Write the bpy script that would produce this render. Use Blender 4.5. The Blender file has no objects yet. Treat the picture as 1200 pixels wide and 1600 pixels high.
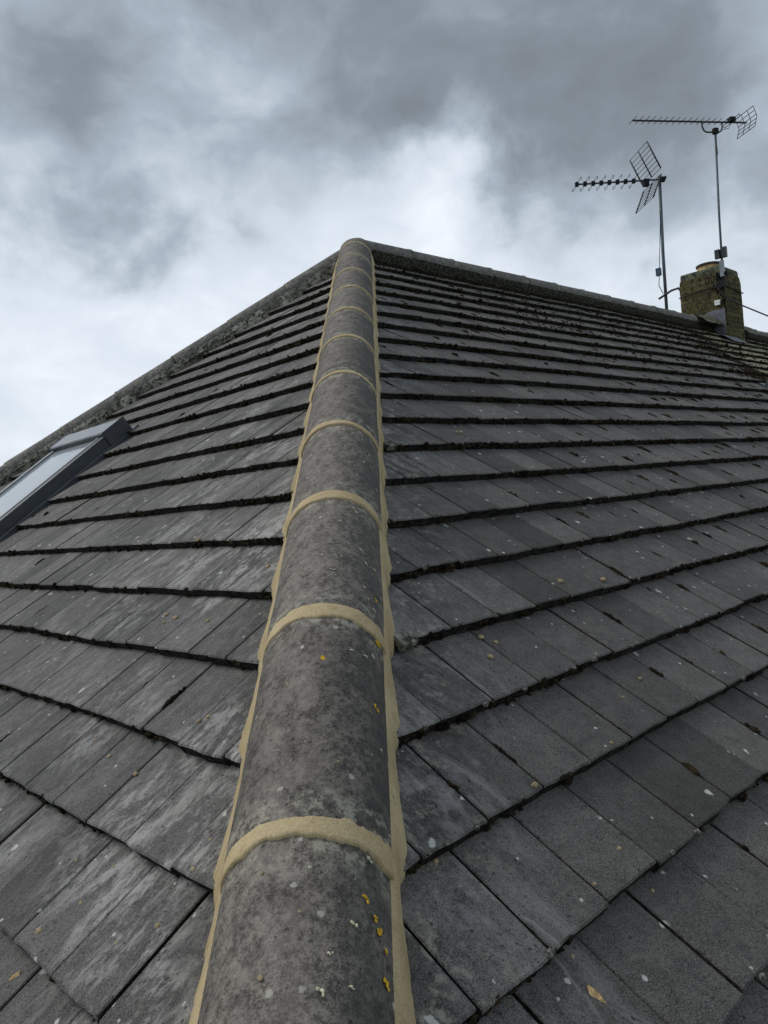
import bpy, math, random
import numpy as np
from mathutils import Vector, Matrix, noise as mn
random.seed(7); rng = np.random.default_rng(7)
scn = bpy.context.scene
COL = scn.collection
Z0 = 8.2                                   # height of the roof's apex above the ground

# ---------------------------------------------------------------- camera
cam = bpy.data.cameras.new('camera'); camo = bpy.data.objects.new('camera', cam); COL.objects.link(camo)
yaw, pit, roll = 0.8072, -0.0123, -0.0911
F = Vector((math.cos(pit)*math.cos(yaw), math.cos(pit)*math.sin(yaw), math.sin(pit)))
r = F.cross(Vector((0, 0, 1))).normalized(); u = r.cross(F)
r2 = math.cos(roll)*r + math.sin(roll)*u; u2 = -math.sin(roll)*r + math.cos(roll)*u
M = Matrix((r2, u2, -F)).transposed().to_4x4(); M.translation = Vector((-3.5429, -3.7278, -1.6582 + Z0))
camo.matrix_world = M
cam.sensor_fit = 'VERTICAL'; cam.sensor_height = 36.0; cam.lens = 36.0*1205.6/1600.0
cam.clip_start = 0.05; cam.clip_end = 3000
scn.camera = camo
scn.render.resolution_x = 768; scn.render.resolution_y = 1024

# ---------------------------------------------------------------- node helpers
class NT:
    def __init__(s, tree): s.t = tree; s.n = tree.nodes; s.l = tree.links
    def new(s, typ, **kw):
        nd = s.n.new(typ)
        for k, v in kw.items(): setattr(nd, k, v)
        return nd
    def put(s, sock, v):
        if v is None: return
        if hasattr(v, 'is_output') or isinstance(v, bpy.types.NodeSocket): s.l.new(v, sock)
        else:
            if isinstance(v, (tuple, list)) and len(v) == 3 and sock.type == 'RGBA': v = (*v, 1)
            sock.default_value = v
    def m(s, op, a, b=None, c=None, clamp=False):
        nd = s.new('ShaderNodeMath', operation=op, use_clamp=clamp)
        s.put(nd.inputs[0], a); s.put(nd.inputs[1], b); s.put(nd.inputs[2], c); return nd.outputs[0]
    def vm(s, op, a, b=None, out=0):
        nd = s.new('ShaderNodeVectorMath', operation=op); s.put(nd.inputs[0], a); s.put(nd.inputs[1], b); return nd.outputs[out]
    def noise(s, vec, scale, detail=3, rough=.55, dist=0, col=False):
        nd = s.new('ShaderNodeTexNoise'); s.put(nd.inputs['Vector'], vec); s.put(nd.inputs['Scale'], scale)
        s.put(nd.inputs['Detail'], detail); s.put(nd.inputs['Roughness'], rough); s.put(nd.inputs['Distortion'], dist)
        return nd.outputs['Color' if col else 'Fac']
    def vor(s, vec, scale, rand=1.0, feature='F1'):
        nd = s.new('ShaderNodeTexVoronoi', feature=feature); s.put(nd.inputs['Vector'], vec); s.put(nd.inputs['Scale'], scale)
        s.put(nd.inputs['Randomness'], rand); return nd
    def ramp(s, v, lo, hi, a=0.0, b=1.0):
        nd = s.new('ShaderNodeMapRange', interpolation_type='SMOOTHSTEP'); s.put(nd.inputs[0], v); s.put(nd.inputs[1], lo)
        s.put(nd.inputs[2], hi); s.put(nd.inputs[3], a); s.put(nd.inputs[4], b); return nd.outputs[0]
    def mix(s, f, a, b, mode='MIX'):
        nd = s.new('ShaderNodeMix', data_type='RGBA', blend_type=mode); s.put(nd.inputs[0], f); s.put(nd.inputs[6], a); s.put(nd.inputs[7], b)
        return nd.outputs[2]
    def comb(s, x, y, z=0.0):
        nd = s.new('ShaderNodeCombineXYZ'); s.put(nd.inputs[0], x); s.put(nd.inputs[1], y); s.put(nd.inputs[2], z); return nd.outputs[0]
    def sep(s, v):
        nd = s.new('ShaderNodeSeparateXYZ'); s.put(nd.inputs[0], v); return nd.outputs
    def uv(s, name): return s.new('ShaderNodeUVMap', uv_map=name).outputs[0]

# ---------------------------------------------------------------- sky and sun
SUN_AZ, SUN_EL = math.radians(122), math.radians(48)
w = bpy.data.worlds.new('World'); scn.world = w; w.use_nodes = True
T = NT(w.node_tree); T.n.clear()
dirv = T.new('ShaderNodeTexCoord').outputs['Generated']
sky = T.new('ShaderNodeTexSky', sky_type='NISHITA', sun_disc=False)
sky.sun_elevation = SUN_EL; sky.sun_rotation = math.pi/2 - SUN_AZ
dx, dy, dz = T.sep(dirv)[:]
# cloud deck: direction projected on a flat layer overhead
den = T.m('ADD', T.m('MAXIMUM', dz, 0.0), 0.22)
lay = T.comb(T.m('DIVIDE', dx, den), T.m('DIVIDE', dy, den), 0.0)
warp = T.vm('ADD', lay, T.vm('MULTIPLY', T.vm('SUBTRACT', T.noise(lay, 1.6, 3, .5, col=True), (.5, .5, .5)), (.9, .9, .9)))
n1 = T.noise(warp, 1.15, 7, .5); dsc = T.vm('MULTIPLY', dirv, (1, 1, 1.5))
dsw = T.vm('ADD', dsc, T.vm('MULTIPLY', T.vm('SUBTRACT', T.noise(dsc, 6.0, 3, .5, col=True), (.5, .5, .5)), (.16, .16, .16)))
n2 = T.noise(dsw, 5.2, 8, .54); n3 = T.noise(T.vm('ADD', dsw, (3.1, 1.7, .4)), 12, 6, .55)
dwarp = T.vm('ADD', dirv, T.vm('MULTIPLY', T.vm('SUBTRACT', T.noise(dirv, 4.2, 6, .58, col=True), (.5, .5, .5)), (.34, .34, .30)))
val = T.m('ADD', 0.53, T.ramp(dz, 0.47, 0.20, -0.02, 0.27))
def blob(d, rad, amp):
    global val
    dist = T.vm('DISTANCE', dwarp, d, out=1)
    val = T.m('ADD', val, T.ramp(dist, rad, 0.0, 0.0, amp))
blob((.680, .611, .395), .11, .24); blob((.66, .66, .35), .16, .14); blob((.54, .79, .30), .26, .10)
blob((.386, .854, .335), .13, -.30); blob((.47, .81, .31), .09, -.13); blob((.809, .384, .445), .22, -.22)
blob((.626, .585, .540), .26, -.22); blob((.45, .68, .58), .20, -.10); blob((.78, .50, .385), .11, -.17); blob((.30, .84, .44), .14, .03)
blob((.36, .80, .50), .14, -.16); blob((.30, .88, .36), .12, -.06); blob((.305, .942, .14), .25, .07); blob((.76, .56, .31), .10, .08); blob((.88, .36, .27), .2, -.07)
val = T.m('ADD', val, T.m('MULTIPLY', T.m('SUBTRACT', n1, .5), .30))
val = T.m('ADD', val, T.m('MULTIPLY', T.m('SUBTRACT', n2, .5), .62))
val = T.m('ADD', val, T.m('MULTIPLY', T.m('SUBTRACT', n3, .5), .20))
cr = T.new('ShaderNodeValToRGB'); T.put(cr.inputs[0], val)
els = cr.color_ramp.elements
els[0].position = .12; els[0].color = (.165, .187, .208, 1)
els[1].position = .95; els[1].color = (.83, .88, .95, 1)
for p_, c_ in ((.34, (.235, .270, .308)), (.52, (.375, .436, .50)), (.68, (.60, .668, .74))):
    e = els.new(p_); e.color = (*c_, 1)
cl10 = T.vm('MULTIPLY', cr.outputs[0], (10, 10, 10))
skymix = T.mix(.95, sky.outputs[0], cl10)
bg = T.new('ShaderNodeBackground'); T.put(bg.inputs[0], skymix); bg.inputs[1].default_value = 0.1
T.l.new(bg.outputs[0], T.new('ShaderNodeOutputWorld').inputs[0])

sun = bpy.data.lights.new('sun', 'SUN'); sun.energy = 1.5; sun.angle = math.radians(25); sun.color = (1, .95, .88)
so = bpy.data.objects.new('sun', sun); COL.objects.link(so)
sd = Vector((math.cos(SUN_EL)*math.cos(SUN_AZ), math.cos(SUN_EL)*math.sin(SUN_AZ), math.sin(SUN_EL)))
so.rotation_euler = sd.to_track_quat('Z', 'Y').to_euler()
vs = scn.view_settings; vs.view_transform = 'Standard'; vs.look = 'None'; vs.exposure = 0.14; vs.gamma = 1; vs.use_curve_mapping = False

# ---------------------------------------------------------------- materials
def mat(name, fn, rough=.8, spec=.35):
    m = bpy.data.materials.new(name); m.use_nodes = True; t = NT(m.node_tree)
    b = t.n['Principled BSDF']; b.inputs['Roughness'].default_value = rough; b.inputs['Specular IOR Level'].default_value = spec
    fn(t, b); return m
def bump(t, b, h, strength=.4, dist=.002):
    nd = t.new('ShaderNodeBump'); t.put(nd.inputs['Height'], h); nd.inputs['Strength'].default_value = strength
    nd.inputs['Distance'].default_value = dist; t.l.new(nd.outputs[0], b.inputs['Normal'])
def objc(t): return t.new('ShaderNodeTexCoord').outputs['Object']

def spots(t, vec, scale, keep, rmin, rmax, soft=.03):
    """irregular dots: one per voronoi cell, kept for a share of the cells"""
    v2 = t.vm('ADD', vec, t.vm('MULTIPLY', t.vm('SUBTRACT', t.noise(vec, scale*5, 2, .5, col=True), (.5, .5, .5)), (.28/scale,)*3))
    v = t.vor(v2, scale); c = t.sep(v.outputs['Color'])
    rad = t.m('ADD', rmin, t.m('MULTIPLY', t.m('POWER', c[1], 2.5), rmax-rmin))
    inside = t.ramp(t.m('SUBTRACT', v.outputs['Distance'], rad), soft, -soft)
    return t.m('MULTIPLY', inside, t.m('LESS_THAN', c[0], keep))

def tile_fn(left):
    def fn(t, b):
        uv = t.uv('UVMap'); aux = t.sep(t.uv('aux')); hipd, rnd = aux[0], aux[1]
        a, s = t.sep(uv)[0], t.sep(uv)[1]
        oc = objc(t)
        base = t.mix(rnd, (.047, .044, .040), (.112, .105, .097)) if not left else t.mix(rnd, (.048, .046, .044), (.118, .112, .106))
        big = t.noise(oc, 2.2, 4, .6)
        base = t.mix(t.ramp(big, .35, .7, 0, .6), base, (.092, .088, .083))
        # fine sandy grain and pits
        gr = t.noise(oc, 520, 1, .6); gr2 = t.noise(oc, 120, 3, .65); gr3 = t.noise(oc, 28, 4, .6)
        g = t.m('ADD', t.m('MULTIPLY', gr, 1.7), t.m('ADD', t.m('MULTIPLY', gr2, .7), t.m('MULTIPLY', gr3, .5)))
        base = t.mix(t.ramp(g, 1.12, 1.78), t.mix(1, base, (.40, .40, .40), 'MULTIPLY'), t.mix(1, base, (1.75, 1.75, 1.75), 'MULTIPLY'))
        # pale lime streaks running down the slope
        st = t.noise(t.comb(t.m('ADD', t.m('MULTIPLY', a, 17.0), t.m('MULTIPLY', rnd, 31)), t.m('MULTIPLY', s, 7.5), rnd), 1.0, 6, .66, .9)
        st2 = t.noise(t.comb(t.m('MULTIPLY', a, 80.0), t.m('MULTIPLY', s, 36), rnd), 1.0, 5, .7, .8)
        near = t.ramp(hipd, 1.5 if left else .62, .05)
        patch = t.ramp(t.noise(oc, 3.2, 4, .6), .40, .62)
        if left: wash = t.m('MULTIPLY', t.m('ADD', t.m('MULTIPLY', near, .7), .3), t.m('ADD', .2, t.m('MULTIPLY', patch, .8)))
        else: wash = t.m('MULTIPLY', near, t.m('ADD', .45, t.m('MULTIPLY', patch, .75)))
        wm = t.m('MULTIPLY', t.ramp(t.m('ADD', t.m('MULTIPLY', st, .72), t.m('MULTIPLY', st2, .55)), .56, .76), wash)
        base = t.mix(t.m('MULTIPLY', wm, .85 if left else .7), base, (.44, .43, .41) if left else (.29, .285, .28))
        if not left:
            # wiped mortar haze: curved swipes left by a sponge
            for (ca, cs, rr_, wd, amin) in ((-2.93, 3.86, .26, .022, 0), (-2.93, 3.86, .225, .010, 0), (-2.80, 3.62, .21, .02, 0), (-2.62, 3.42, .20, .016, 0), (-2.35, 3.17, .17, .016, 0), (-2.9, 4.06, .24, .02, 0)):
                ddx = t.m('SUBTRACT', a, ca); dds = t.m('SUBTRACT', s, cs)
                d = t.m('SQRT', t.m('ADD', t.m('MULTIPLY', ddx, ddx), t.m('MULTIPLY', dds, dds)))
                d = t.m('ADD', d, t.m('MULTIPLY', t.m('SUBTRACT', gr3, .5), .02))
                ring = t.ramp(t.m('ABSOLUTE', t.m('SUBTRACT', d, rr_)), wd, 0)
                ang = t.m('MULTIPLY', t.ramp(ddx, .02, .12), t.m('MULTIPLY', t.ramp(dds, -.16, -.05), t.ramp(dds, .14, .02)))
                mk = t.m('MULTIPLY', t.m('MULTIPLY', ring, ang), t.ramp(t.noise(t.comb(t.m('MULTIPLY', d, 130), t.m('MULTIPLY', a, 9), 0), 1, 3, .6), .3, .7))
                base = t.mix(t.m('MULTIPLY', mk, .6), base, (.29, .285, .275))
            # ochre green algae on the far part of the slope
            al = t.m('SUBTRACT', a, t.m('SUBTRACT', 4.72, t.m('MULTIPLY', s, .60)))
            al = t.m('ADD', al, t.m('MULTIPLY', t.m('SUBTRACT', t.noise(oc, 5, 4, .6), .5), .9))
            base = t.mix(t.ramp(al, -.05, .25), base, t.mix(gr3, (.14, .14, .08), (.29, .28, .17)))
            top = t.m('MULTIPLY', t.ramp(s, .75, .1), t.ramp(t.noise(oc, 9, 4, .65), .42, .66))
            base = t.mix(t.m('MULTIPLY', top, .7), base, (.085, .095, .062))
        else:
            base = t.mix(t.m('MULTIPLY', t.ramp(t.noise(t.vm('ADD', oc, (5, 2, 1)), 6, 4, .6), .6, .78), .3), base, (.10, .105, .075))
        # lime and mortar smears right beside the pointing
        sm = t.m('MULTIPLY', t.ramp(hipd, .42, .16), t.ramp(t.noise(t.vm('ADD', oc, (9, 4, 2)), 26, 5, .72), .52, .66))
        base = t.mix(t.m('MULTIPLY', sm, .6), base, (.38, .37, .29))
        # dark pits, white lichen dots, ochre crumbs
        pit = spots(t, oc, 95, .32, .10, .30, .06)
        base = t.mix(t.m('MULTIPLY', pit, .75), base, (.022, .022, .022))
        base = t.mix(t.m('MULTIPLY', spots(t, t.vm('ADD', oc, (2, 5, 1)), 170, .34, .14, .32, .08), .7), base, (.024, .024, .023))
        base = t.mix(t.m('MULTIPLY', spots(t, t.comb(a, t.m('MULTIPLY', s, .8), 0), 15, .80, .060, .125, .02), .95), base, (.50, .50, .46))
        base = t.mix(t.m('MULTIPLY', spots(t, t.comb(a, s, 3.3), 36, .24, .08, .18, .04), .9), base, (.52, .51, .47))
        base = t.mix(t.m('MULTIPLY', spots(t, t.comb(a, s, 9.1), 12, .16, .03, .07, .02), .8), base, (.36, .24, .12))
        t.put(b.inputs['Base Color'], base)
        t.put(b.inputs['Roughness'], t.ramp(gr2, .3, .7, .62, .9))
        bump(t, b, t.m('ADD', t.m('MULTIPLY', g, .6), t.m('MULTIPLY', pit, -.5)), .8, .003)
    return fn
M_R = mat('tile_right', tile_fn(False), .75, .3); M_L = mat('tile_left', tile_fn(True), .75, .35)

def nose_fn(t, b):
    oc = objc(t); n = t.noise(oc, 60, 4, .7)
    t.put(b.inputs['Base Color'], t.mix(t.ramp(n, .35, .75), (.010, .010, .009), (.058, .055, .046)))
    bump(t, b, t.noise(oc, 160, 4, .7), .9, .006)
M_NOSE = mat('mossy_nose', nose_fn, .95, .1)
def moss_fn(t, b):
    oc = objc(t); n = t.noise(oc, 22, 3, .6)
    c = t.mix(t.ramp(n, .4, .7), (.014, .012, .008), (.060, .044, .024))
    c = t.mix(t.ramp(t.noise(oc, 7, 2, .6), .58, .75), c, (.045, .050, .020))
    t.put(b.inputs['Base Color'], c); bump(t, b, t.noise(oc, 300, 3, .7), 1, .004)
M_MOSS = mat('dark_moss', moss_fn, 1, .05)
def gmoss_fn(t, b):
    oc = objc(t); t.put(b.inputs['Base Color'], t.mix(t.ramp(t.noise(oc, 260, 2, .6), .4, .6), (.05, .048, .04), (.24, .235, .21)))
    bump(t, b, t.noise(oc, 400, 2, .7), 1, .003)
M_GMOSS = mat('grey_moss', gmoss_fn, 1, .05)

def cap_fn(new):
    def fn(t, b):
        oc = objc(t); aux = t.sep(t.uv('aux')); jd, rnd = aux[0], aux[1]; ang = t.sep(t.uv('UVMap'))[0]
        ln = t.sep(t.uv('UVMap'))[1]
        g1 = t.noise(oc, 380, 2, .6); g2 = t.noise(oc, 110, 3, .65); g3 = t.noise(oc, 24, 6, .66); g4 = t.noise(oc, 40, 3, .6)
        g = t.m('ADD', t.m('MULTIPLY', g1, .9), t.m('ADD', t.m('MULTIPLY', g2, 1.1), t.m('MULTIPLY', g4, .6)))
        base = t.mix(rnd, (.088, .080, .071), (.122, .111, .099)) if new else t.mix(rnd, (.135, .132, .125), (.165, .16, .15))
        base = t.mix(t.ramp(g3, .3, .7), t.mix(1, base, (.76, .75, .74), 'MULTIPLY'), t.mix(1, base, (1.28, 1.25, 1.21), 'MULTIPLY'))
        base = t.mix(t.ramp(g, 1.05, 1.55), t.mix(1, base, (.42, .42, .42), 'MULTIPLY'), t.mix(1, base, (1.6, 1.6, 1.6), 'MULTIPLY'))
        if new:
            # pale bloom patches with painted light left of the crest; painted shade on the right flank
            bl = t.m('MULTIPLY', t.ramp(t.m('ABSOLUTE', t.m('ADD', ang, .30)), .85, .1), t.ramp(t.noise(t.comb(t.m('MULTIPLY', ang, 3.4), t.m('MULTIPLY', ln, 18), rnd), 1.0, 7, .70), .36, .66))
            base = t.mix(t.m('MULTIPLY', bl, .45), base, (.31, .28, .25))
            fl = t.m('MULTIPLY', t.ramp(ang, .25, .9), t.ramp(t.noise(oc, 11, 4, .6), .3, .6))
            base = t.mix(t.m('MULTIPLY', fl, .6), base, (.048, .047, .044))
            sm = t.m('MULTIPLY', t.ramp(jd, .085, .015), t.ramp(t.noise(oc, 42, 6, .75), .48, .60))
            base = t.mix(t.m('MULTIPLY', sm, .75), base, (.36, .345, .27))
        else:
            base = t.mix(t.ramp(t.noise(oc, 5, 4, .6), .55, .75, 0, .6), base, (.12, .12, .10))
        pit = spots(t, oc, 85, .45, .10, .28, .06)
        base = t.mix(t.m('MULTIPLY', pit, .7), base, (.025, .024, .023))
        base = t.mix(t.m('MULTIPLY', spots(t, oc, 20, .26 if new else .03, .05, .13, .02), .85), base, (.50, .50, .44))
        base = t.mix(t.m('MULTIPLY', spots(t, t.vm('ADD', oc, (3, 1, 2)), 46, .20 if new else .03, .06, .22, .05), .7), base, (.42, .41, .35))
        t.put(b.inputs['Base Color'], base)
        bump(t, b, t.m('ADD', g, t.m('MULTIPLY', pit, -.8)), .6, .0025)
    return fn
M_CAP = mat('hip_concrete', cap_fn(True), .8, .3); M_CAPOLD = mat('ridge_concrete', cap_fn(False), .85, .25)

def mortar_fn(t, b):
    oc = objc(t); n = t.noise(oc, 9, 4, .6); f = t.noise(oc, 200, 3, .6); n3 = t.noise(oc, 45, 4, .6, .5)
    c = t.mix(t.ramp(n, .3, .7), (.42, .325, .182), (.56, .448, .272))
    c = t.mix(t.m('MULTIPLY', t.ramp(n3, .52, .72), .5), c, (.38, .29, .155))
    c = t.mix(t.m('MULTIPLY', t.ramp(f, .5, .75), .35), c, (.30, .245, .16))
    c = t.mix(t.m('MULTIPLY', spots(t, oc, 60, .06, .08, .2, .05), .8), c, (.09, .075, .05))
    t.put(b.inputs['Base Color'], c)
    grit = t.noise(oc, 330, 2, .7); c = t.mix(t.ramp(grit, .35, .65, .0, .5), c, t.mix(1, c, (.62, .60, .56), 'MULTIPLY')); tr = t.noise(t.vm('MULTIPLY', oc, (60, 60, 14)), 3, 4, .6, .8)
    c = t.mix(t.ramp(tr, .55, .72, 0, .35), c, (.60, .52, .36)); t.put(b.inputs['Base Color'], c)
    bump(t, b, t.m('ADD', t.m('MULTIPLY', f, .6), t.m('ADD', n3, t.m('ADD', grit, tr))), .6, .0022)
M_MORTAR = mat('fresh_mortar', mortar_fn, .88, .2)
def oldmortar_fn(t, b):
    oc = objc(t); n = t.noise(oc, 7, 5, .6, .6); f = t.noise(oc, 38, 4, .7)
    c = t.mix(t.ramp(n, .32, .68), (.10, .098, .082), (.42, .41, .34))
    c = t.mix(t.ramp(f, .47, .60), c, (.045, .044, .038))
    t.put(b.inputs['Base Color'], c); bump(t, b, f, .8, .008)
M_OLD = mat('old_mortar', oldmortar_fn, .95, .15)
def mossbed_fn(t, b):
    oc = objc(t); f = t.noise(oc, 60, 4, .7)
    t.put(b.inputs['Base Color'], t.mix(t.ramp(f, .42, .66), (.018, .018, .014), (.085, .085, .064))); bump(t, b, f, .9, .01)
M_MBED = mat('mossy_mortar', mossbed_fn, .95, .1)

def flat(name, c, rough=.6, spec=.4, metal=0, var=.35, sc=30):
    def fn(t, b):
        oc = objc(t); n = t.noise(oc, sc, 4, .6)
        t.put(b.inputs['Base Color'], t.mix(t.ramp(n, .35, .65), tuple(x*(1-var) for x in c), tuple(min(1, x*(1+var)) for x in c)))
        b.inputs['Metallic'].default_value = metal
        t.put(b.inputs['Roughness'], t.ramp(n, .3, .7, max(.02, rough-.08), min(1, rough+.08)))
    return mat(name, fn, rough, spec)
M_ALU = flat('grey_painted_aluminium', (.045, .052, .064), .42, .5, 0, .12, 12)
M_ALU2 = flat('weathered_aluminium', (.20, .215, .235), .35, .5, .3, .15, 12)
M_POLE = flat('dull_steel', (.09, .105, .125), .5, .5, .5, .3, 25)
M_BLACK = flat('black_plastic', (.012, .013, .015), .7, .2)
M_DARKM = flat('dark_metal', (.035, .038, .042), .45, .5, .4)
M_LEAD = flat('lead_sheet', (.12, .125, .145), .6, .4, .2, .2, 14)
M_POT = flat('buff_clay', (.50, .36, .17), .8, .3, 0, .3, 25)
M_POTD = flat('sooty_clay', (.06, .055, .045), .9, .2, 0, .5, 40)
M_CRUMB = flat('tan_crumb', (.34, .27, .16), .9, .2, 0, .35, 200)
M_YEL = flat('yellow_lichen', (.62, .38, .03), .95, .1, 0, .4, 300)
M_PALEL = flat('pale_lichen', (.52, .50, .36), .95, .1, 0, .3, 300)
M_LEAF = flat('dry_leaf', (.46, .32, .15), .8, .3, 0, .45, 160)
M_RENDER = flat('wall_render', (.55, .52, .46), .9, .2, 0, .12, 4)
M_GRASS = flat('ground_grass', (.05, .075, .025), 1, .1, 0, .5, 1.5)
M_UPVC = flat('white_upvc', (.75, .75, .74), .4, .5, 0, .03)
M_CABLE = flat('black_cable', (.02, .02, .022), .5, .4)
def glass_fn(t, b):
    b.inputs['Base Color'].default_value = (.30, .33, .36, 1)
    oc = objc(t); n = t.noise(t.vm('MULTIPLY', oc, (9, 2, 2)), 3, 3, .6)
    b.inputs['IOR'].default_value = 2.4; b.inputs['Specular IOR Level'].default_value = .9
    t.put(b.inputs['Roughness'], t.ramp(n, .3, .7, .05, .16))
M_GLASS = mat('window_glass', glass_fn, .1, .8)
def brick_fn(t, b):
    uv = t.uv('UVMap'); oc = objc(t)
    wv = t.vm('ADD', uv, t.vm('MULTIPLY', t.vm('SUBTRACT', t.noise(oc, 30, 2, .5, col=True), (.5, .5, .5)), (.012, .012, 0)))
    br = t.new('ShaderNodeTexBrick'); t.put(br.inputs['Vector'], wv); br.inputs['Scale'].default_value = 1
    br.inputs['Brick Width'].default_value = .19; br.inputs['Row Height'].default_value = .056; br.inputs['Mortar Size'].default_value = .0045
    br.inputs['Color1'].default_value = (.075, .066, .034, 1); br.inputs['Color2'].default_value = (.135, .115, .058, 1)
    br.inputs['Mortar'].default_value = (.035, .033, .022, 1); br.inputs['Mortar Smooth'].default_value = .4
    c = t.mix(t.ramp(t.noise(oc, 7, 4, .6), .42, .68, 0, .7), br.outputs['Color'], (.10, .095, .042))
    c = t.mix(t.m('MULTIPLY', t.ramp(t.noise(oc, 24, 5, .7), .50, .62), .85), c, (.016, .016, .010))
    c = t.mix(t.m('MULTIPLY', t.ramp(t.noise(t.vm('ADD', oc, (3, 3, 3)), 11, 4, .6), .62, .72), .5), c, (.20, .13, .075))
    t.put(b.inputs['Base Color'], c)
    bump(t, b, t.m('ADD', t.m('MULTIPLY', br.outputs['Fac'], -1), t.noise(oc, 50, 4, .7)), .7, .01)
M_BRICK = mat('mossy_brick', brick_fn, .95, .1)
M_SLAB = flat('mossy_slab', (.10, .105, .075), .95, .1, 0, .6, 22)

# ---------------------------------------------------------------- object helpers
def link(name, me, parent=None, label=None):
    o = bpy.data.objects.new(name, me); COL.objects.link(o)
    if parent is not None: o.parent = parent
    if label: o['label'] = label
    return o
class MB:
    def __init__(s): s.v = []; s.f = []; s.mi = []; s.uv = []; s.aux = []; s.n = 0
    def verts(s, vs, uv=None, aux=None):
        vs = [tuple(map(float, q)) for q in vs]; b = s.n; s.v += vs; s.n += len(vs)
        s.uv += list(uv) if uv is not None else [(0., 0.)]*len(vs)
        s.aux += list(aux) if aux is not None else [(0., 0.)]*len(vs)
        return b
    def face(s, f, mi=0): s.f.append(tuple(f)); s.mi.append(mi)
    def grid(s, P, uv=None, aux=None, mi=0, flip=False, wrap=False):
        """P: rows of points"""
        nr, nc = len(P), len(P[0])
        b = s.verts([q for row in P for q in row], [q for row in uv for q in row] if uv else None, [q for row in aux for q in row] if aux else None)
        for i in range(nr-1):
            for j in range(nc-1 if not wrap else nc):
                k = (j+1) % nc; q = (b+i*nc+j, b+i*nc+k, b+(i+1)*nc+k, b+(i+1)*nc+j)
                s.face(q[::-1] if flip else q, mi)
        return b
    def box(s, c, ax, ay, az, mi=0):
        """box from centre and three half-axis vectors"""
        c, ax, ay, az = map(Vector, (c, ax, ay, az))
        b = s.verts([c+i*ax+j*ay+k*az for k in (-1, 1) for j in (-1, 1) for i in (-1, 1)],
                    [((i*ax.length+j*ay.length), (k*az.length)) for k in (-1, 1) for j in (-1, 1) for i in (-1, 1)])
        for q in ((0, 2, 3, 1), (4, 5, 7, 6), (0, 1, 5, 4), (2, 6, 7, 3), (0, 4, 6, 2), (1, 3, 7, 5)): s.face([b+i for i in q], mi)
    def tube(s, pts, rad, n=8, cap=True, mi=0):
        pts = [Vector(p) for p in pts]; rows = []
        up = Vector((0, 0, 1)); prev = None
        for i, p in enumerate(pts):
            d = (pts[min(i+1, len(pts)-1)]-pts[max(i-1, 0)]).normalized()
            if prev is None: x = d.cross(up if abs(d.z) < .9 else Vector((1, 0, 0))).normalized()
            else: x = (prev-d*prev.dot(d)).normalized()
            prev = x; y = d.cross(x); rr = rad[i] if isinstance(rad, (list, tuple)) else rad
            rows.append([p+rr*(math.cos(2*math.pi*k/n)*x+math.sin(2*math.pi*k/n)*y) for k in range(n)])
        b = s.grid(rows, wrap=True, mi=mi)
        if cap:
            s.face([b+k for k in range(n)][::-1], mi); s.face([b+(len(rows)-1)*n+k for k in range(n)], mi)
    def build(s, name, mats, parent=None, label=None, smooth=False, recalc=False):
        me = bpy.data.meshes.new(name); me.from_pydata(s.v, [], s.f)
        if not isinstance(mats, (list, tuple)): mats = [mats]
        for m in mats: me.materials.append(m)
        me.polygons.foreach_set('material_index', s.mi)
        li = np.empty(len(me.loops), dtype=np.int32); me.loops.foreach_get('vertex_index', li)
        for nm, dat in (('UVMap', s.uv), ('aux', s.aux)):
            l = me.uv_layers.new(name=nm); l.data.foreach_set('uv', np.asarray(dat, dtype=np.float32)[li].ravel())
        if smooth: me.polygons.foreach_set('use_smooth', [True]*len(me.polygons))
        if recalc:
            import bmesh; bm = bmesh.new(); bm.from_mesh(me); bmesh.ops.recalc_face_normals(bm, faces=bm.faces); bm.to_mesh(me); bm.free()
        me.update(); return link(name, me, parent, label)
def tag(o, label, cat=None, group=None, kind=None):
    o['label'] = label
    if cat: o['category'] = cat
    if group: o['group'] = group
    if kind: o['kind'] = kind
    return o
def empty(name, loc, label, cat, group=None):
    o = bpy.data.objects.new(name, None); COL.objects.link(o); o.location = loc; o.empty_display_size = .2
    tag(o, label, cat, group); return o
def W(p): return Vector((p[0], p[1], p[2]+Z0))
def nz(*a): return mn.noise(Vector(a))

# ---------------------------------------------------------------- roof geometry
TH, PH = 0.6302, 0.6267
GR, SR0, GL, SL0, TN, TW = 0.1913, 3.2788, 0.1953, 3.3271, 0.027, 0.1503
class Slope:
    def __init__(s, kind):
        s.left = kind == 'L'; s.th = PH if s.left else TH; s.g = GL if s.left else GR; s.s0 = SL0 if s.left else SR0
        c, q = math.cos(s.th), math.sin(s.th)
        s.down = Vector((-c, 0, -q)) if s.left else Vector((0, -c, -q)); s.across = Vector((0, 1, 0)) if s.left else Vector((1, 0, 0))
        s.nrm = Vector((-q, 0, c)) if s.left else Vector((0, -q, c))
    @property
    def tw(s): return .1548 if s.left else .1503
    def off(s, k): return (.0735 if k % 2 else -.004) if s.left else (-.015 if k % 2 else -.088)
    def sag(s, a, q): return .006*nz(a*.55, q*.9, 3.3 if s.left else 8.8)
    def P(s, a, q, h): return W(a*s.across+q*s.down+(h+s.sag(a, q))*s.nrm)
    def surf(s, q):
        x = ((s.s0-q)/s.g) % 1.0; return -TN*x
SL, SR = Slope('L'), Slope('R')
RB, CB, CN = .109, -.015, -.004           # cap tile radius and centre
hd = Vector((-1/math.tan(PH), -1/math.tan(TH), -1)).normalized()
SMAX = 4.86
KL = 1.07                                  # the far hip runs slightly wider than 45 degrees

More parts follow.
